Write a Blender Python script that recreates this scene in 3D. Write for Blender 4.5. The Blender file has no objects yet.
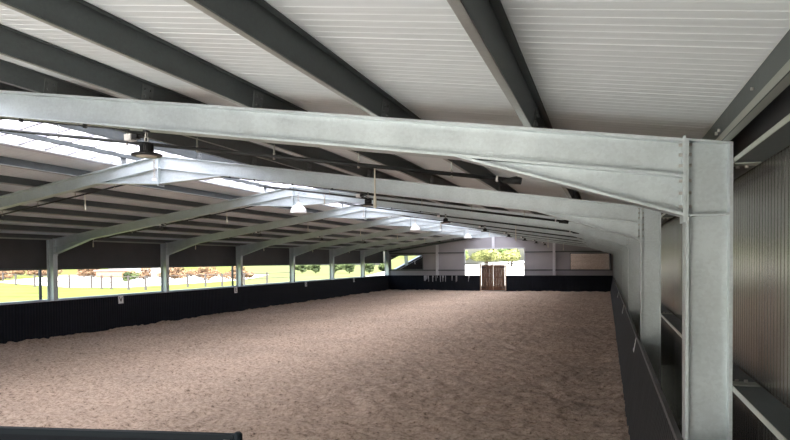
import bpy, math, random
import numpy as np
from mathutils import Vector, Matrix

random.seed(7)
S = bpy.context.scene
COL = S.collection
H = 2.7807                      # camera height above the sand
R = 0.5608                      # inner face of the right columns (X), arena runs along +Y
L = R - 20.0
MID = R - 10.0
SL = 0.1486                     # roof slope
Y1, BAY, NF = 5.1323, 6.1859, 8
YEND = 54.6
YNEAR = -2.2
TOP_R = 0.8924 + H              # rafter top at the inner column face
DEP = 0.288                     # rafter depth
CD = 0.315                      # column depth


def fy(n):
    return Y1 + (n - 1) * BAY


def rtop(x):                    # rafter top height at x
    return TOP_R + SL * (R - x) if x >= MID else TOP_R + SL * (x - L)


# ------------------------------------------------------------------ helpers
def tag(o, label=None, cat=None, group=None, kind=None):
    if label: o['label'] = label
    if cat: o['category'] = cat
    if group: o['group'] = group
    if kind: o['kind'] = kind
    return o


def thing(name, loc, label, cat, group=None, rz=0.0):
    o = bpy.data.objects.new(name, None)
    o.empty_display_size = 0.2
    COL.objects.link(o)
    o.location = loc
    o.rotation_euler = (0, 0, rz)
    return tag(o, label, cat, group)


def dup(root, loc=None, label=None, group=None, rz=None):
    r = root.copy()
    COL.objects.link(r)
    if loc is not None: r.location = loc
    if rz is not None: r.rotation_euler = (0, 0, rz)
    if label: r['label'] = label
    if group: r['group'] = group
    for ch in list(root.children):
        c = ch.copy(); COL.objects.link(c); c.parent = r
        for g in list(ch.children):
            d = g.copy(); COL.objects.link(d); d.parent = c
    return r


class MB:
    def __init__(s):
        s.v = []; s.f = []; s.sm = []

    def add(s, vs, fs, smooth=False):
        b = len(s.v)
        s.v += [tuple(v) for v in vs]
        s.f += [tuple(i + b for i in f) for f in fs]
        s.sm += [smooth] * len(fs)
        return s

    def box(s, x0, x1, y0, y1, z0, z1):
        vs = [(x, y, z) for x in (x0, x1) for y in (y0, y1) for z in (z0, z1)]
        return s.add(vs, [(0, 1, 3, 2), (4, 6, 7, 5), (0, 4, 5, 1), (2, 3, 7, 6), (0, 2, 6, 4), (1, 5, 7, 3)])

    def prism(s, poly, axis, a, b):
        """poly: 2-D outline; axis 'y': poly is (x,z); 'x': poly is (y,z); 'z': poly is (x,y)"""
        n = len(poly)
        def P(p, t):
            return {'y': (p[0], t, p[1]), 'x': (t, p[0], p[1]), 'z': (p[0], p[1], t)}[axis]
        vs = [P(p, a) for p in poly] + [P(p, b) for p in poly]
        fs = [tuple(range(n))[::-1], tuple(range(n, 2 * n))]
        fs += [(i, (i + 1) % n, n + (i + 1) % n, n + i) for i in range(n)]
        return s.add(vs, fs)

    def tube(s, pts, r, n=10, caps=True):
        pts = [Vector(p) for p in pts]
        rs = r if isinstance(r, (list, tuple)) else [r] * len(pts)
        vs = []; fs = []
        for i, p in enumerate(pts):
            d = (pts[min(i + 1, len(pts) - 1)] - pts[max(i - 1, 0)]).normalized()
            u = d.cross(Vector((0, 0, 1)))
            if u.length < 1e-3: u = d.cross(Vector((0, 1, 0)))
            u.normalize(); w = d.cross(u)
            for k in range(n):
                a = 2 * math.pi * k / n
                vs.append(p + (u * math.cos(a) + w * math.sin(a)) * rs[i])
        for i in range(len(pts) - 1):
            for k in range(n):
                fs.append((i * n + k, i * n + (k + 1) % n, (i + 1) * n + (k + 1) % n, (i + 1) * n + k))
        s.add(vs, fs, True)
        if caps:
            b = len(s.v) - len(vs)
            s.f += [tuple(b + k for k in range(n))[::-1], tuple(b + (len(pts) - 1) * n + k for k in range(n))]
            s.sm += [False, False]
        return s

    def lathe(s, prof, n=24, c=(0, 0, 0)):
        vs = []; fs = []
        for r, z in prof:
            for k in range(n):
                a = 2 * math.pi * k / n
                vs.append((c[0] + r * math.cos(a), c[1] + r * math.sin(a), c[2] + z))
        for i in range(len(prof) - 1):
            for k in range(n):
                fs.append((i * n + k, i * n + (k + 1) % n, (i + 1) * n + (k + 1) % n, (i + 1) * n + k))
        return s.add(vs, fs, True)

    def ball(s, c, r, n=10, m=6):
        return s.lathe([(max(1e-4, r * math.sin(math.pi * i / m)), -r * math.cos(math.pi * i / m)) for i in range(m + 1)], n, c)

    def mesh(s, name):
        me = bpy.data.meshes.new(name)
        me.from_pydata(s.v, [], s.f)
        me.polygons.foreach_set('use_smooth', s.sm)
        me.update()
        return me

    def build(s, name, mat, parent=None, loc=None):
        me = s.mesh(name)
        me.materials.append(mat)
        o = bpy.data.objects.new(name, me)
        COL.objects.link(o)
        if parent is not None: o.parent = parent
        if loc is not None: o.location = loc
        return o


def put(name, me, parent=None, loc=None):
    o = bpy.data.objects.new(name, me)
    COL.objects.link(o)
    if parent is not None: o.parent = parent
    if loc is not None: o.location = loc
    return o


# ------------------------------------------------------------------ materials
def new_mat(name):
    m = bpy.data.materials.new(name)
    m.use_nodes = True
    nt = m.node_tree
    return m, nt, nt.nodes['Principled BSDF']


def mat(name, col, rough=0.6, metal=0.0, var=0.0, scale=6.0, bump=0.0, bscale=40.0, spec=0.5, stretch=(1, 1, 1), detail=4):
    m, nt, b = new_mat(name)
    b.inputs['Base Color'].default_value = (*col, 1)
    b.inputs['Roughness'].default_value = rough
    b.inputs['Metallic'].default_value = metal
    b.inputs['Specular IOR Level'].default_value = spec
    tc = nt.nodes.new('ShaderNodeTexCoord')
    mp = nt.nodes.new('ShaderNodeMapping')
    mp.inputs['Scale'].default_value = stretch
    nt.links.new(tc.outputs['Object'], mp.inputs['Vector'])
    if var:
        n = nt.nodes.new('ShaderNodeTexNoise')
        n.inputs['Scale'].default_value = scale
        n.inputs['Detail'].default_value = detail
        r = nt.nodes.new('ShaderNodeValToRGB')
        r.color_ramp.elements[0].position = 0.3
        r.color_ramp.elements[1].position = 0.7
        r.color_ramp.elements[0].color = (*[c * (1 - var) for c in col], 1)
        r.color_ramp.elements[1].color = (*[min(1, c * (1 + var)) for c in col], 1)
        nt.links.new(mp.outputs['Vector'], n.inputs['Vector'])
        nt.links.new(n.outputs['Fac'], r.inputs['Fac'])
        nt.links.new(r.outputs['Color'], b.inputs['Base Color'])
    if bump:
        n2 = nt.nodes.new('ShaderNodeTexNoise')
        n2.inputs['Scale'].default_value = bscale
        bp = nt.nodes.new('ShaderNodeBump')
        bp.inputs['Strength'].default_value = bump
        bp.inputs['Distance'].default_value = 0.02
        nt.links.new(mp.outputs['Vector'], n2.inputs['Vector'])
        nt.links.new(n2.outputs['Fac'], bp.inputs['Height'])
        nt.links.new(bp.outputs['Normal'], b.inputs['Normal'])
    return m


def galv_mat(name, col, rough=0.42, metal=0.55, var=0.10):
    """hot-dip galvanised steel: spangle, cloudy zinc, a few streaks"""
    m, nt, b = new_mat(name)
    tc = nt.nodes.new('ShaderNodeTexCoord')
    vo = nt.nodes.new('ShaderNodeTexVoronoi'); vo.inputs['Scale'].default_value = 45
    no = nt.nodes.new('ShaderNodeTexNoise'); no.inputs['Scale'].default_value = 3.0; no.inputs['Detail'].default_value = 6
    mp = nt.nodes.new('ShaderNodeMapping')
    mp.inputs['Scale'].default_value = (6, 6, 22); mp.inputs['Rotation'].default_value = (0, math.radians(35), 0)
    st = nt.nodes.new('ShaderNodeTexNoise'); st.inputs['Scale'].default_value = 2.0; st.inputs['Detail'].default_value = 5
    nt.links.new(tc.outputs['Object'], vo.inputs['Vector'])
    nt.links.new(tc.outputs['Object'], no.inputs['Vector'])
    nt.links.new(tc.outputs['Object'], mp.inputs['Vector'])
    nt.links.new(mp.outputs['Vector'], st.inputs['Vector'])
    a = nt.nodes.new('ShaderNodeMath'); a.operation = 'MULTIPLY_ADD'; a.inputs[1].default_value = 0.25
    sep = nt.nodes.new('ShaderNodeSeparateColor')
    nt.links.new(vo.outputs['Color'], sep.inputs['Color'])
    nt.links.new(sep.outputs['Red'], a.inputs[0]); nt.links.new(no.outputs['Fac'], a.inputs[2])
    a2 = nt.nodes.new('ShaderNodeMath'); a2.operation = 'MULTIPLY_ADD'; a2.inputs[1].default_value = 0.35
    nt.links.new(st.outputs['Fac'], a2.inputs[0]); nt.links.new(a.outputs[0], a2.inputs[2])
    r = nt.nodes.new('ShaderNodeValToRGB')
    r.color_ramp.elements[0].position = 0.45; r.color_ramp.elements[1].position = 1.05
    r.color_ramp.elements[0].color = (*[c * (1 - var) for c in col], 1)
    r.color_ramp.elements[1].color = (*[min(1, c * (1 + var)) for c in col], 1)
    nt.links.new(a2.outputs[0], r.inputs['Fac'])
    nt.links.new(r.outputs['Color'], b.inputs['Base Color'])
    b.inputs['Metallic'].default_value = metal
    rr = nt.nodes.new('ShaderNodeMapRange')
    rr.inputs['From Min'].default_value = 0.4; rr.inputs['From Max'].default_value = 1.1
    rr.inputs['To Min'].default_value = rough - 0.06; rr.inputs['To Max'].default_value = rough + 0.12
    nt.links.new(a2.outputs[0], rr.inputs['Value']); nt.links.new(rr.outputs[0], b.inputs['Roughness'])
    return m


def sand_mat():
    m, nt, b = new_mat('sand_footing')
    tc = nt.nodes.new('ShaderNodeTexCoord')
    def noise(scale, detail, rough=0.6):
        n = nt.nodes.new('ShaderNodeTexNoise')
        n.inputs['Scale'].default_value = scale; n.inputs['Detail'].default_value = detail; n.inputs['Roughness'].default_value = rough
        nt.links.new(tc.outputs['Object'], n.inputs['Vector'])
        return n
    n1, n2, n3 = noise(11, 6, 0.7), noise(30, 4, 0.75), noise(0.35, 3)
    mx = nt.nodes.new('ShaderNodeMath'); mx.operation = 'MULTIPLY_ADD'; mx.inputs[1].default_value = 0.6
    nt.links.new(n2.outputs['Fac'], mx.inputs[0]); nt.links.new(n1.outputs['Fac'], mx.inputs[2])
    r = nt.nodes.new('ShaderNodeValToRGB')
    e = r.color_ramp.elements
    e[0].position = 0.58; e[0].color = (0.085, 0.055, 0.035, 1)
    e[1].position = 0.92; e[1].color = (0.62, 0.49, 0.385, 1)
    k = e.new(0.74); k.color = (0.45, 0.34, 0.26, 1)
    nt.links.new(mx.outputs[0], r.inputs['Fac'])
    r2 = nt.nodes.new('ShaderNodeValToRGB')
    r2.color_ramp.elements[0].position = 0.3; r2.color_ramp.elements[0].color = (0.86, 0.86, 0.86, 1)
    r2.color_ramp.elements[1].position = 0.7; r2.color_ramp.elements[1].color = (1.06, 1.04, 1.03, 1)
    nt.links.new(n3.outputs['Fac'], r2.inputs['Fac'])
    mm = nt.nodes.new('ShaderNodeMix'); mm.data_type = 'RGBA'; mm.blend_type = 'MULTIPLY'; mm.inputs[0].default_value = 1
    nt.links.new(r.outputs['Color'], mm.inputs[6]); nt.links.new(r2.outputs['Color'], mm.inputs[7])
    nt.links.new(mm.outputs[2], b.inputs['Base Color'])
    b.inputs['Roughness'].default_value = 0.95
    b.inputs['Specular IOR Level'].default_value = 0.1
    bp = nt.nodes.new('ShaderNodeBump'); bp.inputs['Strength'].default_value = 0.9; bp.inputs['Distance'].default_value = 0.04
    nt.links.new(n2.outputs['Fac'], bp.inputs['Height'])
    nt.links.new(bp.outputs['Normal'], b.inputs['Normal'])
    return m


def kick_mat(name, col, rough=0.7):
    """dark ribbed boarding with dust: fine upright stripes"""
    m, nt, b = new_mat(name)
    tc = nt.nodes.new('ShaderNodeTexCoord')
    sx = nt.nodes.new('ShaderNodeSeparateXYZ'); nt.links.new(tc.outputs['Object'], sx.inputs[0])
    ad = nt.nodes.new('ShaderNodeMath'); ad.operation = 'ADD'
    nt.links.new(sx.outputs['X'], ad.inputs[0]); nt.links.new(sx.outputs['Y'], ad.inputs[1])
    mu = nt.nodes.new('ShaderNodeMath'); mu.operation = 'MULTIPLY'; mu.inputs[1].default_value = 2 * math.pi / 0.12
    nt.links.new(ad.outputs[0], mu.inputs[0])
    si = nt.nodes.new('ShaderNodeMath'); si.operation = 'SINE'; nt.links.new(mu.outputs[0], si.inputs[0])
    bp = nt.nodes.new('ShaderNodeBump'); bp.inputs['Strength'].default_value = 0.6; bp.inputs['Distance'].default_value = 0.01
    nt.links.new(si.outputs[0], bp.inputs['Height']); nt.links.new(bp.outputs['Normal'], b.inputs['Normal'])
    mp = nt.nodes.new('ShaderNodeMapping'); mp.inputs['Scale'].default_value = (7, 7, 0.7)
    nt.links.new(tc.outputs['Object'], mp.inputs['Vector'])
    n = nt.nodes.new('ShaderNodeTexNoise'); n.inputs['Scale'].default_value = 1.5; n.inputs['Detail'].default_value = 5
    nt.links.new(mp.outputs['Vector'], n.inputs['Vector'])
    r = nt.nodes.new('ShaderNodeValToRGB')
    r.color_ramp.elements[0].position = 0.3; r.color_ramp.elements[0].color = (*[c * 0.6 for c in col], 1)
    r.color_ramp.elements[1].position = 0.75; r.color_ramp.elements[1].color = (*[c * 1.5 for c in col], 1)
    nt.links.new(n.outputs['Fac'], r.inputs['Fac']); nt.links.new(r.outputs['Color'], b.inputs['Base Color'])
    b.inputs['Roughness'].default_value = rough
    b.inputs['Specular IOR Level'].default_value = 0.2
    return m


def skylight_mat():
    m = bpy.data.materials.new('polycarbonate_sheet'); m.use_nodes = True
    nt = m.node_tree; nt.nodes.clear()
    out = nt.nodes.new('ShaderNodeOutputMaterial')
    t = nt.nodes.new('ShaderNodeBsdfTranslucent'); t.inputs['Color'].default_value = (0.48, 0.49, 0.55, 1)
    d = nt.nodes.new('ShaderNodeBsdfDiffuse'); d.inputs['Color'].default_value = (0.7, 0.7, 0.76, 1)
    mx = nt.nodes.new('ShaderNodeMixShader'); mx.inputs[0].default_value = 0.25
    nt.links.new(t.outputs[0], mx.inputs[1]); nt.links.new(d.outputs[0], mx.inputs[2])
    nt.links.new(mx.outputs[0], out.inputs[0])
    return m


def leaf_mat(name, c0, c1):
    m, nt, b = new_mat(name)
    tc = nt.nodes.new('ShaderNodeTexCoord')
    n = nt.nodes.new('ShaderNodeTexNoise'); n.inputs['Scale'].default_value = 0.9; n.inputs['Detail'].default_value = 5
    nt.links.new(tc.outputs['Object'], n.inputs['Vector'])
    r = nt.nodes.new('ShaderNodeValToRGB')
    r.color_ramp.elements[0].position = 0.35; r.color_ramp.elements[0].color = (*c0, 1)
    r.color_ramp.elements[1].position = 0.65; r.color_ramp.elements[1].color = (*c1, 1)
    nt.links.new(n.outputs['Fac'], r.inputs['Fac']); nt.links.new(r.outputs['Color'], b.inputs['Base Color'])
    b.inputs['Roughness'].default_value = 0.7
    b.inputs['Specular IOR Level'].default_value = 0.2
    return m


GALV = galv_mat('galvanised_steel', (0.55, 0.60, 0.61), rough=0.38, metal=0.6, var=0.11)
PURL = galv_mat('shaded_galvanised_steel', (0.105, 0.118, 0.12), rough=0.5, metal=0.4, var=0.18)  # galvanised steel darkened; the shade on the purlin webs is in the colour
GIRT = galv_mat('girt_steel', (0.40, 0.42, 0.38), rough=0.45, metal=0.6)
ROOF = mat('roof_liner', (0.70, 0.74, 0.755), rough=0.45, var=0.05, scale=2.5, stretch=(0.3, 8, 1))
FLNG = galv_mat('bounce_lit_flange', (0.34, 0.345, 0.33), rough=0.42, metal=0.5, var=0.15)  # same purlin steel, lightened in colour for light bounced off the sand
CLEAT = galv_mat('cleat_steel', (0.17, 0.18, 0.18), rough=0.45, metal=0.5)
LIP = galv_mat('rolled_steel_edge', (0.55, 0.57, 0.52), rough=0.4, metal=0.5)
CLAD = mat('cladding_steel', (0.27, 0.255, 0.235), rough=0.26, metal=0.85, var=0.06, scale=1.0, stretch=(1, 6, .3))
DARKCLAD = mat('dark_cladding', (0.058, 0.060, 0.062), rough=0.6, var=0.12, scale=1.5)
ENDCLAD = mat('end_cladding', (0.38, 0.365, 0.385), rough=0.5, var=0.06, scale=0.8)
KICKL = kick_mat('black_kick_boarding', (0.005, 0.006, 0.010))
KICKR = kick_mat('grey_kick_boarding', (0.028, 0.028, 0.029))
RAILR = mat('grey_steel_angle', (0.12, 0.12, 0.12), rough=0.5, metal=0.4, var=0.1)
SILL = mat('aluminium_sill', (0.62, 0.66, 0.74), rough=0.4, metal=0.4)
SAND = sand_mat()
CONC = mat('concrete', (0.42, 0.41, 0.39), rough=0.9, var=0.1)
BLACK = mat('black_paint', (0.012, 0.012, 0.013), rough=0.45)
BLACKPIPE = mat('black_plastic', (0.016, 0.017, 0.017), rough=0.5)
WHITE = mat('white_plastic', (0.82, 0.80, 0.78), rough=0.45)
LENS = mat('lamp_lens', (0.55, 0.48, 0.42), rough=0.3)
CHAIN = mat('chain_steel', (0.55, 0.53, 0.5), rough=0.4, metal=0.8)
BRASS = mat('pale_nozzle', (0.75, 0.70, 0.58), rough=0.45)
PLATE = mat('white_plate', (0.82, 0.82, 0.80), rough=0.5)
INK = mat('black_ink', (0.01, 0.01, 0.01), rough=0.6)
MIRROR = mat('mirror_glass', (0.86, 0.87, 0.86), rough=0.02, metal=1.0)
DUST = mat('pale_droppings', (0.42, 0.42, 0.44), rough=0.9, var=0.2, scale=10)
STEELPOST = mat('painted_grey_post', (0.66, 0.66, 0.69), rough=0.5, var=0.05)
WOOD = mat('dark_brown_planks', (0.095, 0.043, 0.020), rough=0.75, var=0.6, scale=3.5, stretch=(9, 9, 0.8), bump=0.3)
WOODFR = mat('pale_timber', (0.36, 0.25, 0.17), rough=0.8, var=0.25, scale=4, stretch=(4, 4, 1))
GATE = mat('dark_rubber_panel', (0.008, 0.010, 0.014), rough=0.7, spec=0.15)
GATEFR = mat('dark_steel_tube', (0.010, 0.015, 0.019), rough=0.6, spec=0.15)
GRASS = mat('meadow_grass', (0.068, 0.082, 0.022), rough=0.95, var=0.35, scale=0.5, detail=8, spec=0.05)
FIELD = mat('far_meadow_grass', (0.072, 0.083, 0.034), rough=0.95, var=0.2, scale=0.2, detail=8, spec=0.05)
GRAVEL = mat('pale_gravel', (0.42, 0.41, 0.38), rough=0.95, var=0.1, scale=2.0)
FENCE = mat('weathered_fence_timber', (0.04, 0.035, 0.034), rough=0.9, var=0.2)
BRICK = mat('red_timber_boards', (0.26, 0.09, 0.05), rough=0.8, var=0.2, scale=3)
SLATE = mat('pale_grey_roofing', (0.20, 0.20, 0.23), rough=0.7, var=0.1)
BARK = mat('bark', (0.07, 0.05, 0.035), rough=0.9, var=0.3)
LEAF_Y = leaf_mat('yellow_green_leaves', (0.06, 0.072, 0.022), (0.19, 0.20, 0.075))
LEAF_G = leaf_mat('fresh_green_leaves', (0.045, 0.075, 0.02), (0.13, 0.19, 0.06))
LEAF_B = leaf_mat('rusty_leaves', (0.05, 0.03, 0.018), (0.17, 0.105, 0.06))
LEAF_D = leaf_mat('dark_green_leaves', (0.012, 0.022, 0.008), (0.05, 0.07, 0.025))
GLAZE = skylight_mat()
BAR = mat('glazing_bar_metal', (0.50, 0.50, 0.56), rough=0.5, metal=0.2)


# ------------------------------------------------------------------ floor and ground
def make_floor():
    x0, x1, y0, y1 = L - 0.02, 0.50, 2.6, 54.45
    nx, ny = 268, 700
    rng = np.random.default_rng(3)
    xs = np.linspace(x0, x1, nx)
    # finer rows near the camera
    t = np.linspace(0, 1, ny)
    ys = y0 + (y1 - y0) * (0.55 * t + 0.45 * t ** 2)
    X, Y = np.meshgrid(xs, ys)
    def vn(X, Y, sc, seed):
        g = np.random.default_rng(seed).random((1024, 1024)) - 0.5
        u, v = X / sc + 500, Y / sc + 20
        i, j = np.floor(u).astype(int), np.floor(v).astype(int)
        a, b = u - i, v - j
        a, b = a * a * (3 - 2 * a), b * b * (3 - 2 * b)
        i %= 1023; j %= 1023
        return (g[i, j] * (1 - a) + g[i + 1, j] * a) * (1 - b) + (g[i, j + 1] * (1 - a) + g[i + 1, j + 1] * a) * b
    Z = 0.075 * vn(X, Y, 0.21, 1) + 0.075 * vn(X, Y, 0.12, 2) + 0.06 * vn(X, Y, 0.8, 3) + 0.05 * vn(X, Y, 3.0, 4)
    # sand thrown up against the boards
    Z += 0.02 * np.exp(-((X - L) / 0.5) ** 2) + 0.05 * np.exp(-((X - 0.33) / 0.3) ** 2)
    co = np.stack([X, Y, Z], -1).reshape(-1, 3)
    idx = np.arange(nx * ny).reshape(ny, nx)
    q = np.stack([idx[:-1, :-1], idx[:-1, 1:], idx[1:, 1:], idx[1:, :-1]], -1).reshape(-1, 4)
    me = bpy.data.meshes.new('floor')
    me.vertices.add(len(co)); me.vertices.foreach_set('co', co.ravel())
    me.loops.add(q.size); me.loops.foreach_set('vertex_index', q.ravel().astype(np.int32))
    me.polygons.add(len(q))
    me.polygons.foreach_set('loop_start', np.arange(0, q.size, 4, dtype=np.int32))
    me.polygons.foreach_set('loop_total', np.full(len(q), 4, dtype=np.int32))
    me.polygons.foreach_set('use_smooth', np.ones(len(q), dtype=bool))
    me.update(calc_edges=True); me.validate()
    me.materials.append(SAND)
    o = put('floor', me)
    tag(o, 'loose brown sand riding surface filling the hall', kind='structure')


make_floor()
apron = MB().box(L - 0.6, 1.1, YNEAR, 2.7, -0.2, -0.02).build('floor', CONC)
tag(apron, 'concrete apron before the sand', kind='structure')

GZ = 0.36                                           # outside ground level on the left
g = MB().box(-260, L - 0.75, -60, 300, -0.4, GZ).build('ground', GRASS)
tag(g, 'sunlit grass beyond the open side', kind='structure')
g = MB().box(L - 0.75, 120, YEND + 0.5, 300, -0.4, 0.10).build('ground', GRAVEL)
tag(g, 'pale sandy ground behind the far wall', kind='structure')
g = MB().prism([(72, .05), (96, 1.65), (300, 2.4), (300, -.3), (72, -.3)], 'x', -32, 24).build('ground', GRAVEL)
tag(g, 'pale sandy bank rising behind the far wall', kind='structure')
g = MB().box(L - 0.75, 120, -60, YNEAR, -0.4, -0.03).build('ground', GRAVEL)
tag(g, 'pale yard before the near end', kind='structure')
g = MB().box(1.12, 120, YNEAR, YEND + 0.5, -0.4, 0.02).build('ground', GRAVEL)
tag(g, 'pale yard behind the clad wall', kind='structure')
fd = MB().prism([(L - .76, 31), (L - .76, 290), (-190, 290)], 'z', GZ - .05, GZ + .012).build('ground', FIELD)
tag(fd, 'pale green field beyond the far bays of the open side', kind='structure')
yard = MB().prism([(-44, 47.5), (-50, 46.5), (-75, 58), (-100, 92), (-58, 98), (-45, 70)], 'z', GZ - 0.05, GZ + 0.02).build('ground', GRAVEL)
tag(yard, 'white gravel yard beyond the paddock fence', kind='structure')

# ------------------------------------------------------------------ roof
def profile(a, b, period=0.1, depth=0.007):
    out = []
    t = a
    k = 0
    while t < b:
        d = depth if k % 10 else depth * 1.7          # panel joint every metre
        out += [(t, 0), (t + period * 0.72, 0), (t + period * 0.78, d), (t + period * 0.94, d)]
        t += period; k += 1
    out.append((b, 0))
    return out


PT = 0.205                                            # purlin height above the rafter top
def roof_slope(xa, xb, label):
    m = MB()
    pr = profile(YNEAR - 0.3, YEND + 0.3, 0.1, 0.0022)
    n = len(pr)
    vs = [(x, y, rtop(x) + PT + d) for x in (xa, xb) for (y, d) in pr]
    fs = [(i, i + 1, n + i + 1, n + i) for i in range(n - 1)]
    m.add(vs, fs)
    y0, y1 = YNEAR - 0.3, YEND + 0.3
    c = [(xa, y0, rtop(xa) + PT + .08), (xa, y1, rtop(xa) + PT + .08), (xb, y1, rtop(xb) + PT + .08), (xb, y0, rtop(xb) + PT + .08)]
    d = [(xa, y0, rtop(xa) + PT), (xa, y1, rtop(xa) + PT), (xb, y1, rtop(xb) + PT), (xb, y0, rtop(xb) + PT)]
    m.add(c, [(0, 1, 2, 3)])
    m.add(c[:2] + d[:2], [(0, 1, 3, 2)]); m.add(c[2:] + d[2:], [(0, 1, 3, 2)])
    m.add([c[0], c[3], d[3], d[0]], [(0, 1, 2, 3)]); m.add([c[1], c[2], d[2], d[1]], [(0, 1, 2, 3)])
    o = m.build('ceiling', ROOF)
    tag(o, label, kind='structure')


SKW = 1.66
roof_slope(1.25, MID + SKW, 'ribbed pale roof lining of the near slope')
roof_slope(MID - SKW, L - 0.75, 'ribbed pale roof lining of the far slope')

sk = thing('ridge_skylight', (MID, 0, 0), 'long translucent white skylight strip along the roof ridge', 'skylight')
zr, ze = rtop(MID) + PT + 0.13, rtop(MID + SKW) + PT + 0.10
for s in (-1, 1):
    m = MB()
    m.add([(s * (SKW + .12), YNEAR - .3, ze), (s * (SKW + .12), YEND + .3, ze), (0, YEND + .3, zr), (0, YNEAR - .3, zr)], [(0, 1, 2, 3)])
    m.build('sheet', GLAZE, sk)
bm = MB()
for s in (-1, 1):
    t = 0.05
    x1 = s * (SKW + .1)
    bm.prism([(0, zr - .005), (x1, ze - .005), (x1, ze - .085), (0, zr - .085)], 'y', -t / 2, t / 2)
bar_me = bm.mesh('glazing_bar'); bar_me.materials.append(BAR)
y = YNEAR
while y < YEND:
    if y > 5.0: put('glazing_bar', bar_me, sk, (0, y, 0))
    y += 0.60
MB().box(-0.05, 0.05, YNEAR - .3, YEND + .3, zr - 0.07, zr + 0.02).build('ridge_bar', BAR, sk)
for s in (-1, 1):
    x = s * (SKW + .1)
    MB().box(x - .03, x + .03, YNEAR - .3, YEND + .3, ze - 0.12, ze - 0.008).build('edge_upstand', BAR, sk)

# ------------------------------------------------------------------ purlins
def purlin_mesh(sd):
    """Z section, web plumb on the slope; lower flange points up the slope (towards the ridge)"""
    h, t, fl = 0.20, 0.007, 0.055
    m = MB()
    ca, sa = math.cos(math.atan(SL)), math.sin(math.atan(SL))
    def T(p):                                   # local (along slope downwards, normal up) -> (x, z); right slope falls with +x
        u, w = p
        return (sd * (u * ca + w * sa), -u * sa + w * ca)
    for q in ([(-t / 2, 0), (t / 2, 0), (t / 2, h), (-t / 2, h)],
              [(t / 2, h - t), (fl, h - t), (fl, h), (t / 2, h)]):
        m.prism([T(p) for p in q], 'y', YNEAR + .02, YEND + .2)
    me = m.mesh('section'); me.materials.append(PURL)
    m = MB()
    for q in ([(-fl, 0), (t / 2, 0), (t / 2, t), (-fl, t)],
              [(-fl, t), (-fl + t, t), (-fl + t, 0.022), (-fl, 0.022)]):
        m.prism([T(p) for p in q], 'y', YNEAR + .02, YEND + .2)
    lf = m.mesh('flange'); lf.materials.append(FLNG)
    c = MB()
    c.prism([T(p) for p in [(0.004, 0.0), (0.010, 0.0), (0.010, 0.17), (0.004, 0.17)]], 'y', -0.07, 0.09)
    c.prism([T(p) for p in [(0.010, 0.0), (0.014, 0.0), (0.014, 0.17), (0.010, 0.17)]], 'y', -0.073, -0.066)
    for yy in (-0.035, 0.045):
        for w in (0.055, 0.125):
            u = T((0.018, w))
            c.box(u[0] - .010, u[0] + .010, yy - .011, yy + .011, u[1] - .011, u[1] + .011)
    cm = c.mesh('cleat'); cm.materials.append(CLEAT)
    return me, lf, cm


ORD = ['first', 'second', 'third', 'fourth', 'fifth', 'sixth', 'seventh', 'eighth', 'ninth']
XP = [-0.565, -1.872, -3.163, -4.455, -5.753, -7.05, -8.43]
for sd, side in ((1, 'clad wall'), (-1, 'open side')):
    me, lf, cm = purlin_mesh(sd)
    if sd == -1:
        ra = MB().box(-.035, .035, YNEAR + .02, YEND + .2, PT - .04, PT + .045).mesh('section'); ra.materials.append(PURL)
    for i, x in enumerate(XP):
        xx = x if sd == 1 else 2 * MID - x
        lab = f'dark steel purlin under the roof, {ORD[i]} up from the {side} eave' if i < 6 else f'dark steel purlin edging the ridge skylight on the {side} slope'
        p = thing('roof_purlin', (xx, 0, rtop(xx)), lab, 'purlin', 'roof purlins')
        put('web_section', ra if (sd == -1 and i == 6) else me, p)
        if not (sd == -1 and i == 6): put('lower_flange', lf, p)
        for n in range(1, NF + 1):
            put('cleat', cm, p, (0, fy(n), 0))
# eave members
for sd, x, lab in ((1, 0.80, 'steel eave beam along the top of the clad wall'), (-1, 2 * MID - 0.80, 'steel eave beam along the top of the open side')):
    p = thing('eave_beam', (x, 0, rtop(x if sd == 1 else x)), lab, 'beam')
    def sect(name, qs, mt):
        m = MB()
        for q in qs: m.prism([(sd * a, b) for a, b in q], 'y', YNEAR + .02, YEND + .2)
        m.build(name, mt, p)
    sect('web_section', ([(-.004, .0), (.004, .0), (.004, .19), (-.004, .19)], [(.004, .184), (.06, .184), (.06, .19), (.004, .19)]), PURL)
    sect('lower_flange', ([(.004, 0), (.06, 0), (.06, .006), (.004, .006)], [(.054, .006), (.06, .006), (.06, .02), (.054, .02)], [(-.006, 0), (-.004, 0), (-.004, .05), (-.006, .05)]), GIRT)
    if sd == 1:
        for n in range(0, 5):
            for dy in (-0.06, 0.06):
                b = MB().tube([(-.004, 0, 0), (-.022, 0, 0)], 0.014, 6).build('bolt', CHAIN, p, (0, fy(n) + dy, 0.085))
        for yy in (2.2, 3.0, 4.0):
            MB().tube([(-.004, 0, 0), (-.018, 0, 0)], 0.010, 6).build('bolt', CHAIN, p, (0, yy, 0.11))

# ------------------------------------------------------------------ portal frames
FW, FT, WT = 0.20, 0.022, 0.010
ZH = 0.3193 + H                                  # haunch bottom at the column
HX = 1.74                                        # haunch length


def slab(m, a, b, th, w, y=0.0):
    """flange plate following the line a-b (x,z), thickness th upwards, width w in y"""
    m.prism([a, b, (b[0], b[1] + th), (a[0], a[1] + th)], 'y', y - w / 2, y + w / 2)


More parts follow.
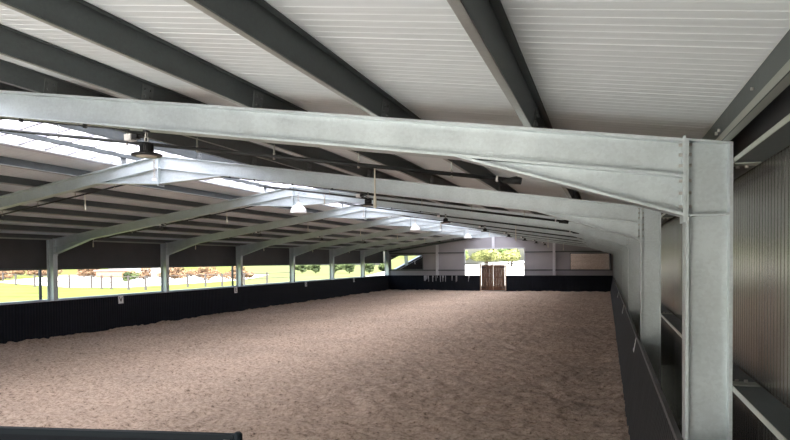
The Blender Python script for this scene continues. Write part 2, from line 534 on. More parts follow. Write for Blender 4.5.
def isec_column(m, sd):
    """sd=+1 right: inner flange at local x=0 growing +x"""
    zt0, zt1 = TOP_R, TOP_R - SL * CD
    m.prism([(0, 0), (sd * FT, 0), (sd * FT, zt0 - .01), (0, zt0 - .01)], 'y', -FW / 2, FW / 2)
    m.prism([(sd * (CD - FT), 0), (sd * CD, 0), (sd * CD, zt1), (sd * (CD - FT), zt1)], 'y', -FW / 2, FW / 2)
    m.prism([(sd * FT, 0), (sd * (CD - FT), 0), (sd * (CD - FT), zt1), (sd * FT, zt0 - .01)], 'y', -WT / 2, WT / 2)


def make_frame():
    root = thing('portal_frame', (MID, fy(1), 0), 'x', 'steel frame', 'galvanised portal frames')
    for sd in (1, -1):
        xi = sd * 10.0
        m = MB(); isec_column(m, sd)
        c = m.build('column', GALV, root, (xi, 0, 0))
        s = MB()
        s.box(min(sd * FT, sd * (CD - FT)), max(sd * FT, sd * (CD - FT)), -FW / 2 + .004, FW / 2 - .004, ZH - .006, ZH + .008)
        s.build('stiffener', GALV, c)
        s = MB(); slab(s, (-sd * .0, TOP_R - .012), (sd * CD, TOP_R - SL * CD - .012), .014, FW); s.build('cap_plate', GALV, c)
        s = MB().box(min(-sd * .05, sd * (CD + .05)), max(-sd * .05, sd * (CD + .05)), -.14, .14, 0.0, .03); s.build('base_plate', GALV, c)
        # rafter
        m = MB()
        a, b = (xi - sd * .018, TOP_R), (0, TOP_R + SL * 10)
        a = (a[0], TOP_R + SL * .018)
        slab(m, (a[0], a[1] - FT), (b[0], b[1] - FT), FT, FW)
        slab(m, (a[0], a[1] - DEP), (b[0], b[1] - DEP), FT, FW)
        m.prism([(a[0], a[1] - DEP + FT), (b[0], b[1] - DEP + FT), (b[0], b[1] - FT), (a[0], a[1] - FT)], 'y', -WT / 2, WT / 2)
        m.build('rafter', GALV, root)
        # haunch
        m = MB()
        xh = xi - sd * HX
        ze_ = TOP_R + SL * HX - DEP
        m.prism([(a[0], ZH + FT), (xh, ze_), (a[0], a[1] - DEP)], 'y', -WT / 2, WT / 2)
        slab(m, (a[0], ZH), (xh, ze_ - .004), FT, FW)
        m.build('haunch', GALV, root)
        # end plate between haunch and column
        e = MB().box(min(xi, xi - sd * .018), max(xi, xi - sd * .018), -FW / 2 - .008, FW / 2 + .008, ZH - .05, TOP_R + .02).build('end_plate', GALV, root)
        for z in (0.93, 0.80, 0.66, 0.46, 0.30, 0.12):
            zz = ZH + z * (TOP_R - ZH)
            for yy in (-.05, .05):
                MB().tube([(xi - sd * .042, yy, zz), (xi + sd * .045, yy, zz)], .013, 6).build('bolt', CHAIN, e)
    # apex haunch
    m = MB()
    za = TOP_R + SL * 10
    for sd in (1, -1):
        xe = sd * 1.70
        ztop = za - SL * 1.70 - DEP
        m.prism([(0, 1.74 + H + FT), (xe, ztop), (0, za - DEP)], 'y', -WT / 2, WT / 2)
        slab(m, (0, 1.74 + H), (xe, ztop - .004), FT, FW)
    m.build('apex_haunch', GALV, root)
    e = MB().box(-.016, .016, -FW / 2, FW / 2, 1.70 + H, za - .02)
    e.build('apex_plate', GALV, root)
    return root


frame = make_frame()
FL = ['galvanised portal frame nearest the viewer, its bolted knee in full view by the clad wall',
      'second galvanised portal frame, behind the nearest one, its peak under the skylight',
      'third galvanised portal frame, first whose column stands in the open side',
      'fourth galvanised portal frame from the viewer',
      'fifth galvanised portal frame from the viewer',
      'sixth galvanised portal frame, third before the far wall',
      'seventh galvanised portal frame, second before the far wall',
      'eighth galvanised portal frame, last before the far wall']
frame['label'] = FL[0]
for n in range(2, NF + 1):
    dup(frame, (MID, fy(n), 0), FL[n - 1])

# ------------------------------------------------------------------ right wall: cladding and girts
def clad_right():
    m = MB()
    pr = profile(YNEAR - 0.3, YEND + 0.3, 0.085, 0.0025)
    n = len(pr)
    zt = rtop(1.08) + PT
    vs = [(1.085 + d, y, z) for z in (0.0, zt) for (y, d) in pr]
    m.add(vs, [(i, i + 1, n + i + 1, n + i) for i in range(n - 1)])
    m.add([(1.16, YNEAR - .3, 0), (1.16, YEND + .3, 0), (1.16, YEND + .3, zt), (1.16, YNEAR - .3, zt)], [(0, 1, 2, 3)])
    tag(m.build('wall_right', CLAD), 'ribbed grey metal wall cladding', kind='structure')


clad_right()
for z, up, lab in ((-0.945 + H, 1, 'lower horizontal steel girt on the clad wall'), (0.70 + H, -1, 'upper horizontal steel girt on the clad wall')):
    p = thing('wall_girt', (0.88, 0, z), lab, 'girt')
    MB().box(.006, 0.195, YNEAR + .02, YEND, -.004, .004).build('channel', PURL, p)
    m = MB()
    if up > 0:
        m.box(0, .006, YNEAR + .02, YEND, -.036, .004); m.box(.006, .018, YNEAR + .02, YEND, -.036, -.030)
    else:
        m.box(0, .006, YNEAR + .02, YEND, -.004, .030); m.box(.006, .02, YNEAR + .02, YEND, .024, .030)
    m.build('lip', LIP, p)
    for n in range(0, 5):
        c = MB().box(.01, .18, fy(n) - .075, fy(n) + .075, up * .005 if up > 0 else -.013, .013 if up > 0 else -.005).build('cleat', GIRT, p)
        for dx, dy in ((.05, 0.045), (.11, 0.045)):
            MB().tube([(dx, fy(n) + dy, up * .013), (dx, fy(n) + dy, up * .032)], .014, 6).build('bolt', CHAIN, c)
# underside brace from the eave down to the cladding
m = MB().box(1.02, 1.08, YNEAR, YEND, rtop(.9) - .02, rtop(.9) + PT)
tag(m.build('trim_1', DARKCLAD), 'dark flashing under the eave', kind='structure')

# ------------------------------------------------------------------ left wall: band over the opening
zb = -0.242 + H
xl = L - CD - 0.20
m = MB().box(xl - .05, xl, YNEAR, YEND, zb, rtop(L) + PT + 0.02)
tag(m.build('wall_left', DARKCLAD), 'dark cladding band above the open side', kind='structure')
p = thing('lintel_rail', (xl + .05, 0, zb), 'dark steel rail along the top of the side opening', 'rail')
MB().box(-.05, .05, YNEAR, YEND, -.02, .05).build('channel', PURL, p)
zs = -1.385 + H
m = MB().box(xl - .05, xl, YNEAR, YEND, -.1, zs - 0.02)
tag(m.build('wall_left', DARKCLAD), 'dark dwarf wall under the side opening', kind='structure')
m = MB().box(xl - .10, xl + .14, YNEAR, YEND, zs - .02, zs + .01)
tag(m.build('trim_2', SILL), 'pale metal sill along the side opening', kind='structure')
for x, y, lab in ((-20.2, 17.5, 'dark downpipe post beside the third frame column in the open side'), (-20.2, 30.1, 'dark downpipe post beside the fifth frame column in the open side')):
    p = thing('downpipe', (x, y, 0), lab, 'downpipe', 'downpipes outside the open side')
    MB().tube([(0, 0, GZ), (0, 0, 3.4)], .055, 12).build('pipe', PURL, p)
    for z in (1.5, 2.6):
        MB().tube([(0, 0, z), (0, 0, z + .03)], .065, 12).build('bracket', PURL, p)

# ------------------------------------------------------------------ kickboards
KH = 1.393


def kick(name_lab, pts_bottom, pts_top, y0, y1, boardmat, railmat, thick, rail_w, rail_h, rail_in=None):
    """side kickboard running in Y; bottom/top X positions of the face, thick is signed away from the arena"""
    p = thing('kickboard', ((pts_bottom + pts_top) / 2, (y0 + y1) / 2, 0), name_lab, 'kickboard')
    ox, oy = p.location.x, p.location.y
    xb, xt = pts_bottom - ox, pts_top - ox
    MB().prism([(xb, 0.0), (xb + thick, 0.0), (xt + thick, KH - .03), (xt, KH - .03)], 'y', y0 - oy, y1 - oy).build('boarding', boardmat, p)
    a, b = sorted((xt + (rail_in if rail_in is not None else -.004 * (1 if thick > 0 else -1)), xt + rail_w))
    MB().box(a, b, y0 - oy, y1 - oy, KH - rail_h, KH).build('top_rail', railmat, p)
    return p, xt, oy


kick('long black ribbed kickboard below the open side', L + .0757, L + .0157, 3.9, 54.33, KICKL, SILL, -.012, -.012, .03)
kr, xt, oy = kick('slanted charcoal kickboard in front of the clad wall', 0.324, 0.546, 3.9, 54.33, KICKR, RAILR, .012, .013, .05, -.03)
tab = MB().add([(0, -.03, 0), (0, .03, 0), (0, .02, -.05), (0, -.005, -.035), (0, -.02, -.05), (.01, -.03, 0), (.01, .03, 0), (.01, .02, -.05), (.01, -.005, -.035), (.01, -.02, -.05)],
               [(0, 1, 2, 3, 4), (9, 8, 7, 6, 5), (0, 5, 6, 1), (1, 6, 7, 2), (2, 7, 8, 3), (3, 8, 9, 4), (4, 9, 5, 0)]).mesh('tab')
tab.materials.append(BLACK)
yy = 4.2
while yy < 13:
    t_ = put('fixing_tab', tab, kr, (xt - .017, yy - oy, KH - .05)); yy += .22
for xa, xb_, lab in ((L + .015, -10.66, 'dark navy kickboard at the far end, splashed with white droppings'), (-8.36, 0.53, 'plain black kickboard at the far end, between the wooden gate and the slanted board')):
    p = thing('kickboard', ((xa + xb_) / 2, 54.36, 0), lab, 'kickboard')
    w = (xb_ - xa) / 2
    b = MB().box(-w, w, 0, .05, 0, KH - .02).build('boarding', KICKL, p)
    MB().box(-w, w, -.004, .09, KH - .02, KH).build('top_rail', PURL, p)
    if 'droppings' in lab:
        rnd = random.Random(5)
        for xx, n in ((-15.9, 2), (-15.5, 3), (-15.0, 2), (-14.65, 2), (-14.25, 4), (-14.0, 2), (-13.1, 2), (-12.75, 3), (-11.8, 2), (-11.5, 1)):
            for k in range(n):
                x = xx - p.location.x + rnd.uniform(-.15, .15); ln = rnd.uniform(.15, .6); ww = rnd.uniform(.025, .05)
                MB().prism([(x - ww, KH - .02), (x + ww, KH - .02), (x + ww * .7, KH - .02 - ln), (x, KH - .05 - ln), (x - ww * .6, KH - .02 - ln * .9)], 'y', -.004, 0).build('dropping_streak', DUST, b)

# letter plates on the long sides
def glyph_mesh(ch, size):
    cu = bpy.data.curves.new('letter_curve', 'FONT')
    cu.body = ch; cu.size = size; cu.align_x = 'CENTER'; cu.align_y = 'CENTER'; cu.extrude = .003; cu.offset = .004
    o = bpy.data.objects.new('tmp', cu)
    COL.objects.link(o)
    bpy.context.view_layer.update()
    me = bpy.data.meshes.new_from_object(o.evaluated_get(bpy.context.evaluated_depsgraph_get()))
    bpy.data.objects.remove(o); bpy.data.curves.remove(cu)
    me.materials.clear(); me.materials.append(INK)
    return me


for side, ch, y in (('l', 'V', 20.70), ('l', 'E', 29.22), ('l', 'S', 37.61), ('l', 'H', 46.05), ('r', 'F', 12.26), ('r', 'P', 20.7), ('r', 'B', 29.2)):
    lab = f'white plate with black letter {ch} on the ' + ('long black kickboard' if side == 'l' else 'slanted charcoal kickboard')
    z = -1.575 + H
    x = L + .0157 + .06 * (1 - z / KH) if side == 'l' else 0.324 + (0.546 - 0.324) * z / KH
    p = thing('letter_plate', (x + (.004 if side == 'l' else -.004), y, z), lab, 'letter plate', 'arena letters')
    tilt = math.atan2(.06, KH) if side == 'l' else math.atan2(.222, KH)
    p.rotation_euler = (0, -tilt if side == 'l' else tilt, 0)
    s = 1 if side == 'l' else -1
    a, b = sorted((0, s * .008))
    MB().box(a, b, -.14, .14, -.16, .16).build('plate', PLATE, p)
    gl = put('letter', glyph_mesh(ch, .30), p, (s * .011, 0, 0))
    gl.rotation_euler = (math.pi / 2, 0, math.pi / 2 * s)

# ------------------------------------------------------------------ near end wall (behind the viewer), with its wide doorway
m = MB()
NX0, NX1, NZ = -7.2, -0.8, 3.4
for x0, x1, z0 in ((L - .5, NX0, 0), (NX1, 1.08, 0), (NX0, NX1, NZ)):
    zz = lambda x: rtop(x) + PT - .01
    xs = [x0, x1] if not (x0 < MID < x1) else [x0, MID, x1]
    m.prism([(x0, z0), (x1, z0)] + [(x, zz(x)) for x in reversed(xs)], 'y', YNEAR - .1, YNEAR - .04)
tag(m.build('wall_near', ENDCLAD), 'near gable wall with a wide doorway', kind='structure')

# ------------------------------------------------------------------ far end wall
def end_panel(x0, x1, z0, sloped=True, z1=None):
    """cladding piece of the gable between x0 and x1"""
    y = YEND + .25
    if sloped:
        zz = lambda x: rtop(x) + PT - .01
        xs = [x0, x1] if not (x0 < MID < x1) else [x0, MID, x1]
        poly = [(x0, z0)] + [(x1, z0)] + [(x, zz(x)) for x in reversed(xs)]
    else:
        poly = [(x0, z0), (x1, z0), (x1, z1), (x0, z1)]
    return poly, y


OX0, OX1, OZ1 = -12.18, -6.79, 1.0 + H
m = MB()
for x0, x1, z0 in ((L - .5, OX0, 0), (OX1, 1.08, 0), (OX0, OX1, OZ1)):
    poly, y = end_panel(x0, x1, z0)
    m.prism(poly, 'y', y, y + .06)
# standing seams of the panels
x = L - .4
while x < 1.0:
    if not (OX0 - .02 < x < OX1 + .02):
        m.box(x - .008, x + .008, YEND + .238, YEND + .25, 0, rtop(x) + PT - .03)
    x += 1.0
wf = m.build('wall_far', ENDCLAD)
tag(wf, 'pale grey panelled far gable wall', kind='structure')
m = MB()
m.box(OX0, OX1, YEND + .25, YEND + .31, 0, .45)
for x in (OX0, OX1):
    m.box(x - .05, x + .05, YEND + .2, YEND + .32, 0, OZ1 + .05)
m.box(OX0, OX1, YEND + .2, YEND + .32, OZ1 - .03, OZ1 + .06)
tag(m.build('window_1', STEELPOST), 'steel edge of the open gable bay', kind='structure')
tr = thing('transom_rail', ((OX0 + OX1) / 2, YEND + .2, -0.37 + H), 'grey steel rail crossing the open gable bay above the wooden gate', 'rail')
MB().box(-(OX1 - OX0) / 2, (OX1 - OX0) / 2, -.06, .06, -.06, .06).build('rail', GIRT, tr)
for x, z0, lab in ((-14.71, 0, 'pale steel gable post between the corner mirror and the open bay'), (MID - .1, 1.0 + H, 'short pale steel gable post under the roof peak'), (-4.255, 0, 'pale steel gable post beside the sand-reflecting mirror')):
    p = thing('gable_post', (x, YEND + .09, z0), lab, 'post', 'gable posts')
    zt = rtop(x) - .19 - z0
    m = MB()
    m.box(-.11, .11, -.12, -.108, 0, zt); m.box(-.11, .11, .108, .12, 0, zt); m.box(-.005, .005, -.108, .108, 0, zt)
    m.build('column', STEELPOST, p)
    MB().box(-.14, .14, -.13, .13, 0, .02).build('base_plate', STEELPOST, p)
for x0, x1, z, lab in ((L, OX0, .655 + H, 'upper thin girt on the far wall, on the mirror and droppings side'), (L, OX0, -.93 + H, 'lower thin girt on the far wall above the droppings'),
                       (OX1, .5, .655 + H, 'upper thin girt on the far wall over the sand-reflecting mirror'), (OX1, .5, -.93 + H, 'lower thin girt on the far wall above the plain board')):
    p = thing('gable_girt', ((x0 + x1) / 2, YEND + .195, z), lab, 'girt', 'gable girts')
    w = (x1 - x0) / 2
    MB().box(-w, w, -.03, .03, -.05, .05).build('channel', PURL, p)
# verge rafter on the gable
p = thing('gable_rafter', (MID, YEND + .1, 0), 'dark sloping steel beam along the top of the far gable', 'beam')
for sd in (1, -1):
    m = MB()
    slab(m, (0, TOP_R + SL * 10 - .16), (sd * 10.2, TOP_R - SL * .2 - .16), .15, .12)
    m.build('rafter', PURL, p)
for xi, lab in ((L - .16, 'steel corner column where the open side meets the far wall'), (R + .16, 'steel corner column where the clad wall meets the far wall')):
    p = thing('corner_post', (xi, YEND + .1, 0), lab, 'post', 'corner posts')
    m = MB(); m.box(-.15, .15, -.09, -.078, 0, rtop(xi)); m.box(-.15, .15, .078, .09, 0, rtop(xi)); m.box(-.006, .006, -.078, .078, 0, rtop(xi))
    m.build('column', GALV, p)
    MB().box(-.18, .18, -.12, .12, 0, .02).build('base_plate', GALV, p)

# corner mirrors
for x0, x1, z0, z1, lab, tilt in ((-19.17, -16.0, -.87 + H, .49 + H, 'large framed riding mirror in the far corner reflecting the bright open side', 4.5),
                                  (-2.92, .39, -.93 + H, .52 + H, 'large framed riding mirror on the far wall reflecting brown sand', 4.0)):
    p = thing('arena_mirror', ((x0 + x1) / 2, 54.50, z0), lab, 'mirror', 'arena mirrors')
    p.rotation_euler = (math.radians(tilt), 0, 0)
    w, h = (x1 - x0) / 2, z1 - z0
    MB().box(-w + .05, w - .05, -.012, .0, .05, h - .05).build('mirror_glass', MIRROR, p)
    m = MB()
    m.box(-w, w, -.02, .03, 0, .05); m.box(-w, w, -.02, .03, h - .05, h); m.box(-w, -w + .05, -.02, .03, .05, h - .05); m.box(w - .05, w, -.02, .03, .05, h - .05)
    m.build('mirror_frame', PURL, p)
    MB().box(-w + .04, w - .04, .0, .02, .04, h - .04).build('back_board', BLACK, p)

# wooden double gate
gx0, gx1 = -10.63, -8.39
g = thing('wooden_gate', ((gx0 + gx1) / 2, 54.42, 0), 'closed dark brown wooden double gate between the far kickboards', 'gate')
W = (gx1 - gx0) / 2
HT = 2.33
for k, (a, b) in enumerate(((-W + .08, -.025), (.025, W - .08))):
    m = MB()
    nb = 7
    for i in range(nb):
        xa = a + (b - a) * i / nb; xb = a + (b - a) * (i + 1) / nb
        m.box(xa + .004, xb - .004, -.02, .02, .06, HT - random.uniform(0, .02))
    lf = m.build('gate_leaf', WOOD, g)
    m = MB()
    for z in (.25, 1.15, 2.05):
        m.box(a + .01, b - .01, -.045, -.02, z, z + .13)
    m.build('ledge', WOOD, lf)
    for z in (.31, 2.11):
        xh = a if k == 0 else b
        sgn = 1 if k == 0 else -1
        MB().box(min(xh, xh + sgn * .4), max(xh, xh + sgn * .4), -.055, -.045, z - .03, z + .03).build('strap_hinge', BLACK, lf)
for s in (-1, 1):
    MB().box(s * W - .05, s * W + .05, -.07, .07, 0, HT + .04 if s < 0 else HT - .02).build('gate_post', WOODFR, g)
MB().box(-.022, .022, -.06, -.03, .06, HT).build('meeting_strip', WOODFR, g)
MB().box(W - .26, W - .21, -.07, -.03, .1, 1.75).build('drop_bolt', WOODFR, g)
MB().box(-.10, .10, -.07, .02, HT + .0, HT + .18).build('top_catch', WHITE, g)

# ------------------------------------------------------------------ lamps
def black_lamp():
    t = thing('high_bay_lamp', (-4.45, Y1, 0), 'x', 'lamp', 'black high bay lamps')
    z0 = 1.085 + H
    MB().lathe([(.030, .0), (.135, 0), (.150, .006), (.152, .02), (.140, .026), (.075, .036), (.058, .044)], 28, (0, 0, z0)).build('rim', BLACK, t)
    MB().lathe([(.0001, -.002), (.100, -.002), (.104, .006)], 28, (0, 0, z0)).build('lens', LENS, t)
    m = MB().lathe([(.05, .03), (.060, .035), (.060, .12), (.05, .138), (.02, .145), (.0001, .145)], 24, (0, 0, z0))
    for k in range(20):
        a = 2 * math.pi * k / 20
        ca, sa = math.cos(a), math.sin(a)
        q = [(.055 * ca - .003 * sa, .055 * sa + .003 * ca), (.070 * ca - .003 * sa, .070 * sa + .003 * ca), (.070 * ca + .003 * sa, .070 * sa - .003 * ca), (.055 * ca + .003 * sa, .055 * sa - .003 * ca)]
        m.prism(q, 'z', z0 + .035, z0 + .122)
    m.build('heat_sink', BLACK, t)
    zr_ = rtop(-4.45) - DEP
    m = MB()
    pts = [(.022 * math.cos(a), 0, z0 + .175 + .03 * math.sin(a)) for a in [2 * math.pi * i / 14 for i in range(15)]]
    m.tube(pts, .007, 6)
    pts = [(0, .016 * math.cos(a), z0 + .222 + .03 * math.sin(a)) for a in [2 * math.pi * i / 14 for i in range(15)]]
    m.tube(pts, .006, 6)
    m.build('hook', CHAIN, t)
    MB().box(-.02, .02, -.03, .03, z0 + .245, zr_ + .004).build('clamp', BLACK, t)
    zb_ = zr_ - .03
    MB().box(-.245, -.165, -.045, .045, zb_ - .06, zb_ + .002).build('junction_box', WHITE, t)
    m = MB().box(-.165, -.10, -.03, .03, zb_ - .05, zb_ + .0)
    m.tube([(-.10, 0, zb_ - .02), (-.05, .01, zb_ - .035), (-.02, .03, zb_ - .06), (0, .02, z0 + .13)], .010, 8)
    m.build('plug_and_lead', BLACK, t)
    return t


bl = black_lamp()
bl['label'] = 'black round high bay lamp under the nearest frame, largest of the black lamps'
for n in range(2, NF + 1):
    dup(bl, (-4.45, fy(n), 0), f'black high bay lamp under the {ORD[n - 1]} frame, on the clad wall slope')
for n in range(2, 7):
    dup(bl, (2 * MID + 4.45, fy(n), 0), f'black high bay lamp under the {ORD[n - 1]} frame, on the open side slope')


def chain_bm(z0, z1):
    m = MB()
    z = z1; k = 0
    while z > z0:
        pts = []
        for i in range(9):
            a = 2 * math.pi * i / 8
            u, w = .020 * math.cos(a), .034 * math.sin(a)
            pts.append((u if k % 2 else 0, 0 if k % 2 else u, z - .03 + w))
        m.tube(pts, .009, 5, False)
        z -= .055; k += 1
    return m


def hang_arm(p, z, ln=.22):
    MB().box(-.015, .015, 0, ln, z - .01, z + .012).build('bracket', GALV, p)


# white dome lamps at the peak of odd frames, empty chains at even frames
def dome():
    t = thing('dome_lamp', (MID + .38, fy(3) - .40, 0), 'x', 'lamp', 'white dome lamps')
    zc = 1.50 + H
    MB().lathe([(.255, 0), (.25, .05), (.225, .13), (.17, .20), (.10, .245), (.05, .26), (.0001, .262)], 28, (0, 0, zc)).build('dome_shade', WHITE, t)
    MB().lathe([(.0001, .0), (.10, .0), (.20, .005), (.25, .02)], 28, (0, 0, zc + .01)).build('diffuser', WHITE, t)
    MB().lathe([(.0001, .33), (.05, .33), (.055, .26), (.05, .25)], 16, (0, 0, zc)).build('cap', WHITE, t)
    chain_bm(zc + .34, zc + .62).build('chain', CHAIN, t)
    hang_arm(t, zc + .64, .40)
    return t


d0 = dome(); d0['label'] = 'white dome lamp at the peak of the third frame, largest of the white ones'
for n in (5, 7):
    dup(d0, (MID + .38, fy(n) - .40, 0), f'white dome lamp at the peak of the {ORD[n - 1]} frame')
c0 = thing('hanging_chain', (MID, fy(2) - .2, 0), 'pale chain with an empty hook at the peak of the second frame', 'chain', 'empty lamp chains')
chain_bm(1.86 + H, 2.30 + H).build('chain', CHAIN, c0)
hang_arm(c0, 2.31 + H)
MB().box(-.05, .05, -.02, .02, 1.80 + H, 1.85 + H).build('hook', WHITE, c0)
for n in (4, 6):
    dup(c0, (MID, fy(n) - .2, 0), f'pale chain with an empty hook at the peak of the {ORD[n - 1]} frame')

# ------------------------------------------------------------------ power cables along the nearest frames
for n in (1, 2, 3):
    p = thing('power_cable', (0, fy(n) - .05, 0), f'thin dark cable clipped under the {ORD[n - 1]} frame, running from the lamp to the peak', 'cable', 'power cables')
    x1_ = MID + 1.6
    rb = lambda x: rtop(x) - DEP - .018
    MB().tube([(-4.62, 0, rb(-4.62)), (-6.2, 0, rb(-6.2)), (x1_, 0, rb(x1_))], .009, 6).build('wire', BLACKPIPE, p)
    for x in (-5.2, -6.1, -7.0, -7.6):
        MB().box(x - .012, x + .012, -.02, .02, rb(x) - .02, rb(x) + .02).build('clip', BLACKPIPE, p)

# ------------------------------------------------------------------ sprinkler pipes
def pipe(y, off, xs, xe, drops, lab, hang, rad):
    t = thing('sprinkler_pipe', (0, y, 0), lab, 'pipe', 'sprinkler pipes')
    zf = lambda x: (TOP_R + SL * (R - x) if xe > MID else TOP_R + SL * (x - L)) - off
    MB().tube([(xs, 0, zf(xs)), (xe, 0, zf(xe))], rad, 10).build('pipe', BLACKPIPE, t)
    sg = 1 if xe > xs else -1
    m = MB().tube([(xe - sg * .16, 0, zf(xe) + .0), (xe, 0, zf(xe)), (xe + sg * .06, 0, zf(xe) - .012)], [rad * 1.15, rad * 1.9, rad * 1.6], 10)
    m.build('end_valve', BLACKPIPE, t)
    MB().tube([(xe - sg * .25, 0, zf(xe - sg * .25)), (xe - sg * .225, 0, zf(xe - sg * .225))], rad * 1.5, 12).build('collar', WHITE, t)
    for x in hang:
        z1 = rtop(x) + .02
        MB().box(x - .008, x + .008, -.008, .008, zf(x), z1).build('hanger', GIRT, t)
        MB().tube([(x, 0, zf(x) - .045), (x, 0, zf(x) + .045)], .018, 8).build('hanger_clip', CHAIN, t)
    for x, ln in drops:
        d = MB().tube([(x, 0, zf(x)), (x, 0, zf(x) - ln)], .011, 8).build('drop_tube', BRASS, t)
        MB().tube([(x, 0, zf(x) - ln + .16), (x, 0, zf(x) - ln + .02), (x, 0, zf(x) - ln)], [.02, .024, .012], 8).build('nozzle', BRASS, d)
    return t


for k in range(7):
    y = 7.7 + BAY * k + (1.2 if k else 0)
    off = .15 if k == 0 else .22
    pipe(y, off, -10.3 if k == 0 else -9.2, -1.05 if k == 0 else -.9, [(-2.93, .56)] if k % 2 == 0 else [(-7.2, .3)],
         f'black sprinkler pipe under the clad wall slope, {ORD[k]} from the viewer', [x for x in XP[1:]], .027)
for k in range(6):
    y = 12.47 + 6.3 * k
    pipe(y, .1, -9.7, -19.1, [(-12.8, .42), (-18.9, .27)], f'black sprinkler pipe under the open side slope, {ORD[k]} from the viewer', [2 * MID - x for x in XP[1:]], .02)

# ------------------------------------------------------------------ foreground gate
ga = Vector((-2.82, 4.25)); gb = Vector((-4.90, 3.82))
dv = (gb - ga).normalized()
g = thing('arena_gate', (ga.x, ga.y, 0), 'black panel gate top standing ajar in the near corner of the view', 'gate', rz=math.atan2(dv.y, dv.x))
GW = 3.6
MB().box(.03, GW, -.012, .012, .10, KH - .04).build('panel', GATE, g)
MB().box(.03, GW, -.028, .028, KH - .06, KH - .01).build('top_rail', GATEFR, g)
MB().box(.03, GW, -.028, .028, .08, .13).build('bottom_rail', GATEFR, g)
MB().tube([(0, 0, 0), (0, 0, KH - .01), (0, 0, KH + .008)], [.036, .036, .02], 14).build('end_post', GATEFR, g)
MB().tube([(GW + .04, 0, 0), (GW + .04, 0, KH + .05)], .045, 14).build('hinge_post', GATEFR, g)
lt = MB().box(.06, .11, .028, .05, KH - .11, KH - .05)
lt.box(.0, .10, .05, .065, KH - .08, KH - .06)
lt.build('latch', GIRT, g)

# ------------------------------------------------------------------ outside: fence, shed, bushes, trees
def fence(pts, lab, post_h=1.25):
    t = thing('paddock_fence', (pts[0][0], pts[0][1], GZ), lab, 'fence')
    o = Vector((pts[0][0], pts[0][1], 0))
    ps = [Vector((a, b, 0)) - o for a, b in pts]
    for p in ps:
        MB().box(p.x - .07, p.x + .07, p.y - .07, p.y + .07, -.1, post_h).build('fence_post', FENCE, t)
    for z in (.62, 1.15):
        MB().tube([(p.x, p.y, z) for p in ps], .035, 6).build('fence_rail', FENCE, t)


fence([(-72, 57), (-62, 50.6), (-55, 47.0), (-48.4, 45.1), (-46.1, 45.5), (-44.2, 44.8), (-42.4, 44.1), (-40.0, 43.6), (-37.7, 43.1), (-37.8, 46.0), (-37.9, 49), (-36.9, 50.4), (-35.9, 51.7), (-35.2, 54.5), (-34.6, 58), (-34, 63)],
      'brown post and rail paddock fence out on the grass')

sh = thing('red_shed', (-72.5, 75.5, GZ), 'long low red shed beyond the white yard', 'shed', rz=math.radians(19))
MB().box(-2.4, 2.4, 0, 3, 0, 1.15).build('wall', BRICK, sh)
MB().box(-2.7, 2.7, -.15, 3.2, 1.12, 1.24).build('roof', SLATE, sh)
for x in (-1.2, 0, 1.2):
    MB().box(x - .04, x + .04, -.03, 0, 0, 1.15).build('batten', BRICK, sh)
bn = thing('pale_barn', (-83, 92, GZ), 'pale barn roof behind the red shed', 'barn', rz=math.radians(15))
MB().box(-5, 5, 0, 8, 0, 1.5).build('wall', ENDCLAD, bn)
MB().prism([(-.5, 1.45), (8.5, 1.45), (4, 3.2)], 'x', -5.4, 5.4).build('roof', SLATE, bn)


def leaf_cloud(n, rad, leaf, seed, lumps=9, flat=0.8):
    rng = np.random.default_rng(seed)
    cs = rng.normal(0, .45, (lumps, 3)) * np.array([1, 1, flat]) * rad * .8
    rr = rng.uniform(.35, .6, lumps) * rad
    m = MB()
    vs = []; fs = []
    for i in range(n):
        k = rng.integers(lumps)
        d = rng.normal(0, 1, 3); d /= np.linalg.norm(d)
        c = cs[k] + d * rr[k] * rng.uniform(.7, 1.05) * np.array([1, 1, flat])
        u = rng.normal(0, 1, 3); u /= np.linalg.norm(u)
        w = np.cross(u, d); w /= (np.linalg.norm(w) + 1e-9)
        s = leaf * rng.uniform(.6, 1.3)
        b = len(vs)
        vs += [c - u * s, c + w * s * .55, c + u * s, c - w * s * .55]
        fs.append((b, b + 1, b + 2, b + 3))
    m.add(vs, fs)
    return m.mesh('foliage')


CL = {}
for key, mt, n, rad, leaf, sd in (('y', LEAF_Y, 5200, 1, .085, 1), ('g', LEAF_G, 5200, 1, .085, 2), ('b', LEAF_B, 2600, 1, .09, 3), ('d', LEAF_D, 2600, 1, .09, 4)):
    me = leaf_cloud(n, rad, leaf, sd); me.materials.append(mt); CL[key] = me


def plant(name, key, x, y, z, r, h, lab, cat, group, trunk):
    t = thing(name, (x, y, z), lab, cat, group, rz=random.uniform(0, 6.28))
    f = put('foliage', CL[key], t, (0, 0, h))
    f.scale = (r, r, r * (.85 if trunk else .75))
    if trunk:
        MB().tube([(0, 0, -.2), (.1, .05, h * .5), (.05, .1, h)], [r * .07, r * .055, r * .03], 8).build('trunk', BARK, t)
        for a in (0.4, 2.4, 4.5):
            MB().tube([(.08, .06, h * .55), (math.cos(a) * r * .5, math.sin(a) * r * .5, h * 1.05)], [r * .035, r * .012], 6).build('branch', BARK, t)
    else:
        MB().tube([(0, 0, -.1), (0, 0, h)], r * .06, 6).build('stem', BARK, t)


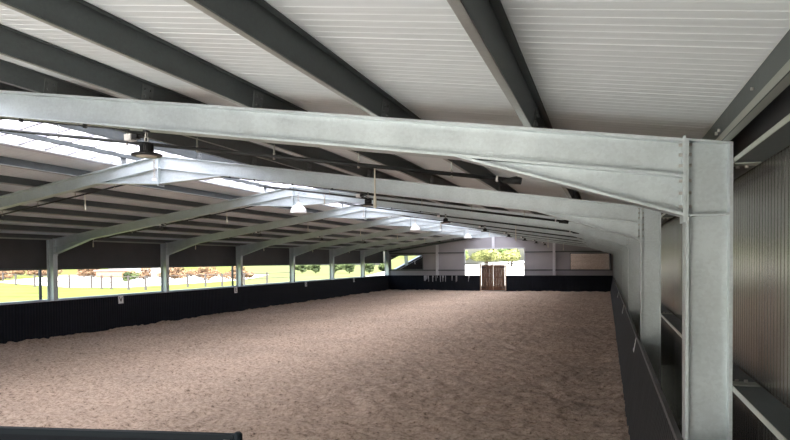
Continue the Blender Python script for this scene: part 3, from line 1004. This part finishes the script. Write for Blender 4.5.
# trees beyond the far gable
TR = [('y', -27.6, 101), ('g', -23.2, 99), ('y', -18.8, 101.5), ('y', -14.4, 99.5), ('g', -10.0, 101), ('g', -29.5, 110), ('y', -24.8, 108.5), ('y', -20.2, 109.5), ('g', -15.8, 108.5), ('g', -11.4, 110), ('y', -22.2, 118), ('g', -17.6, 117)]
for i, (k, x, y) in enumerate(TR):
    row = 'front row' if i < 5 else ('middle row' if i < 10 else 'back row')
    plant('leafy_tree', k, x, y, 1.6, 2.05, 1.8, ('yellow green' if k == 'y' else 'fresh green') + f' leafy tree in the {row} on the pale bank beyond the gate', 'tree', ('yellowish' if k == 'y' else 'green') + f' trees, {row}', True)
# bushes on the left
BU = [('d', -57.5, 62.5, 1.0)]
for i in range(7):
    BU.append(('b', -61 + i * 2.5, 69.5 + (i % 2) * 4.6, 1.45))
for i in range(6):
    BU.append(('b', -101 + i * 4.6, 80 - (i % 2) * 2.6, 1.6))
BU += [('b', -88, 64, 1.1), ('b', -79, 62, 1.0)]
for i, (k, x, y, r) in enumerate(BU):
    plant('bush', k, x, y, GZ, r, r * .55, ('rusty brown bush beyond the paddock fence' if k == 'b' else 'dark green bush standing before the rusty bushes'), 'bush', ('rusty bushes by the yard' if k == 'b' else None), False)
for i in range(3, 9):
    x = -68 + i * 3.6; y = 108 + (i % 2) * 1.2
    plant('hedge_shrub', 'd', x, y, GZ, 1.4, 1.1, 'dark green shrub in the hedge at the end of the field', 'shrub', 'hedge shrubs across the field', False)

# ------------------------------------------------------------------ light
w = bpy.data.worlds.new('sky'); S.world = w; w.use_nodes = True
nt = w.node_tree
bg = nt.nodes['Background']
sky = nt.nodes.new('ShaderNodeTexSky')
sky.sky_type = 'NISHITA'
sky.sun_disc = False
sky.sun_elevation = math.radians(52)
sky.sun_rotation = math.radians(150)
sky.dust_density = 3.0
sky.air_density = 1.2
nt.links.new(sky.outputs['Color'], bg.inputs['Color'])
bg.inputs['Strength'].default_value = 0.10
sun = bpy.data.lights.new('sun', 'SUN'); sun.energy = 9.0; sun.angle = math.radians(1.5); sun.color = (1, .965, .91)
so = bpy.data.objects.new('sun', sun); COL.objects.link(so)
d = Vector((-0.45, 0.62, -1.0)).normalized()
so.rotation_euler = d.to_track_quat('-Z', 'Y').to_euler()

# ------------------------------------------------------------------ camera
yaw, pitch, roll = 0.3318, -0.0201, -0.0073
f_px, cy = 612.7409, 272.7713
c, s = math.cos(yaw), math.sin(yaw); cp, sp = math.cos(pitch), math.sin(pitch)
fwd = Vector((-s * cp, c * cp, sp)); up0 = Vector((s * sp, -c * sp, cp)); r0 = Vector((c, s, 0))
rt = r0 * math.cos(roll) + up0 * math.sin(roll)
up = -r0 * math.sin(roll) + up0 * math.cos(roll)
cam = bpy.data.cameras.new('camera')
cam.sensor_fit = 'HORIZONTAL'; cam.sensor_width = 36.0
cam.lens = f_px / 790 * 36.0
cam.shift_y = (cy - 220) / 790
cam.clip_start = 0.05; cam.clip_end = 1000
co = bpy.data.objects.new('camera', cam); COL.objects.link(co)
M = Matrix(((rt.x, up.x, -fwd.x, 0), (rt.y, up.y, -fwd.y, 0), (rt.z, up.z, -fwd.z, H), (0, 0, 0, 1)))
co.matrix_world = M
S.camera = co

S.view_settings.view_transform = 'Standard'
S.view_settings.look = 'None'
S.view_settings.gamma = 1.0
S.view_settings.exposure = 2.52
S.view_settings.use_curve_mapping = False
S.cycles.diffuse_bounces = 8
S.cycles.max_bounces = 14
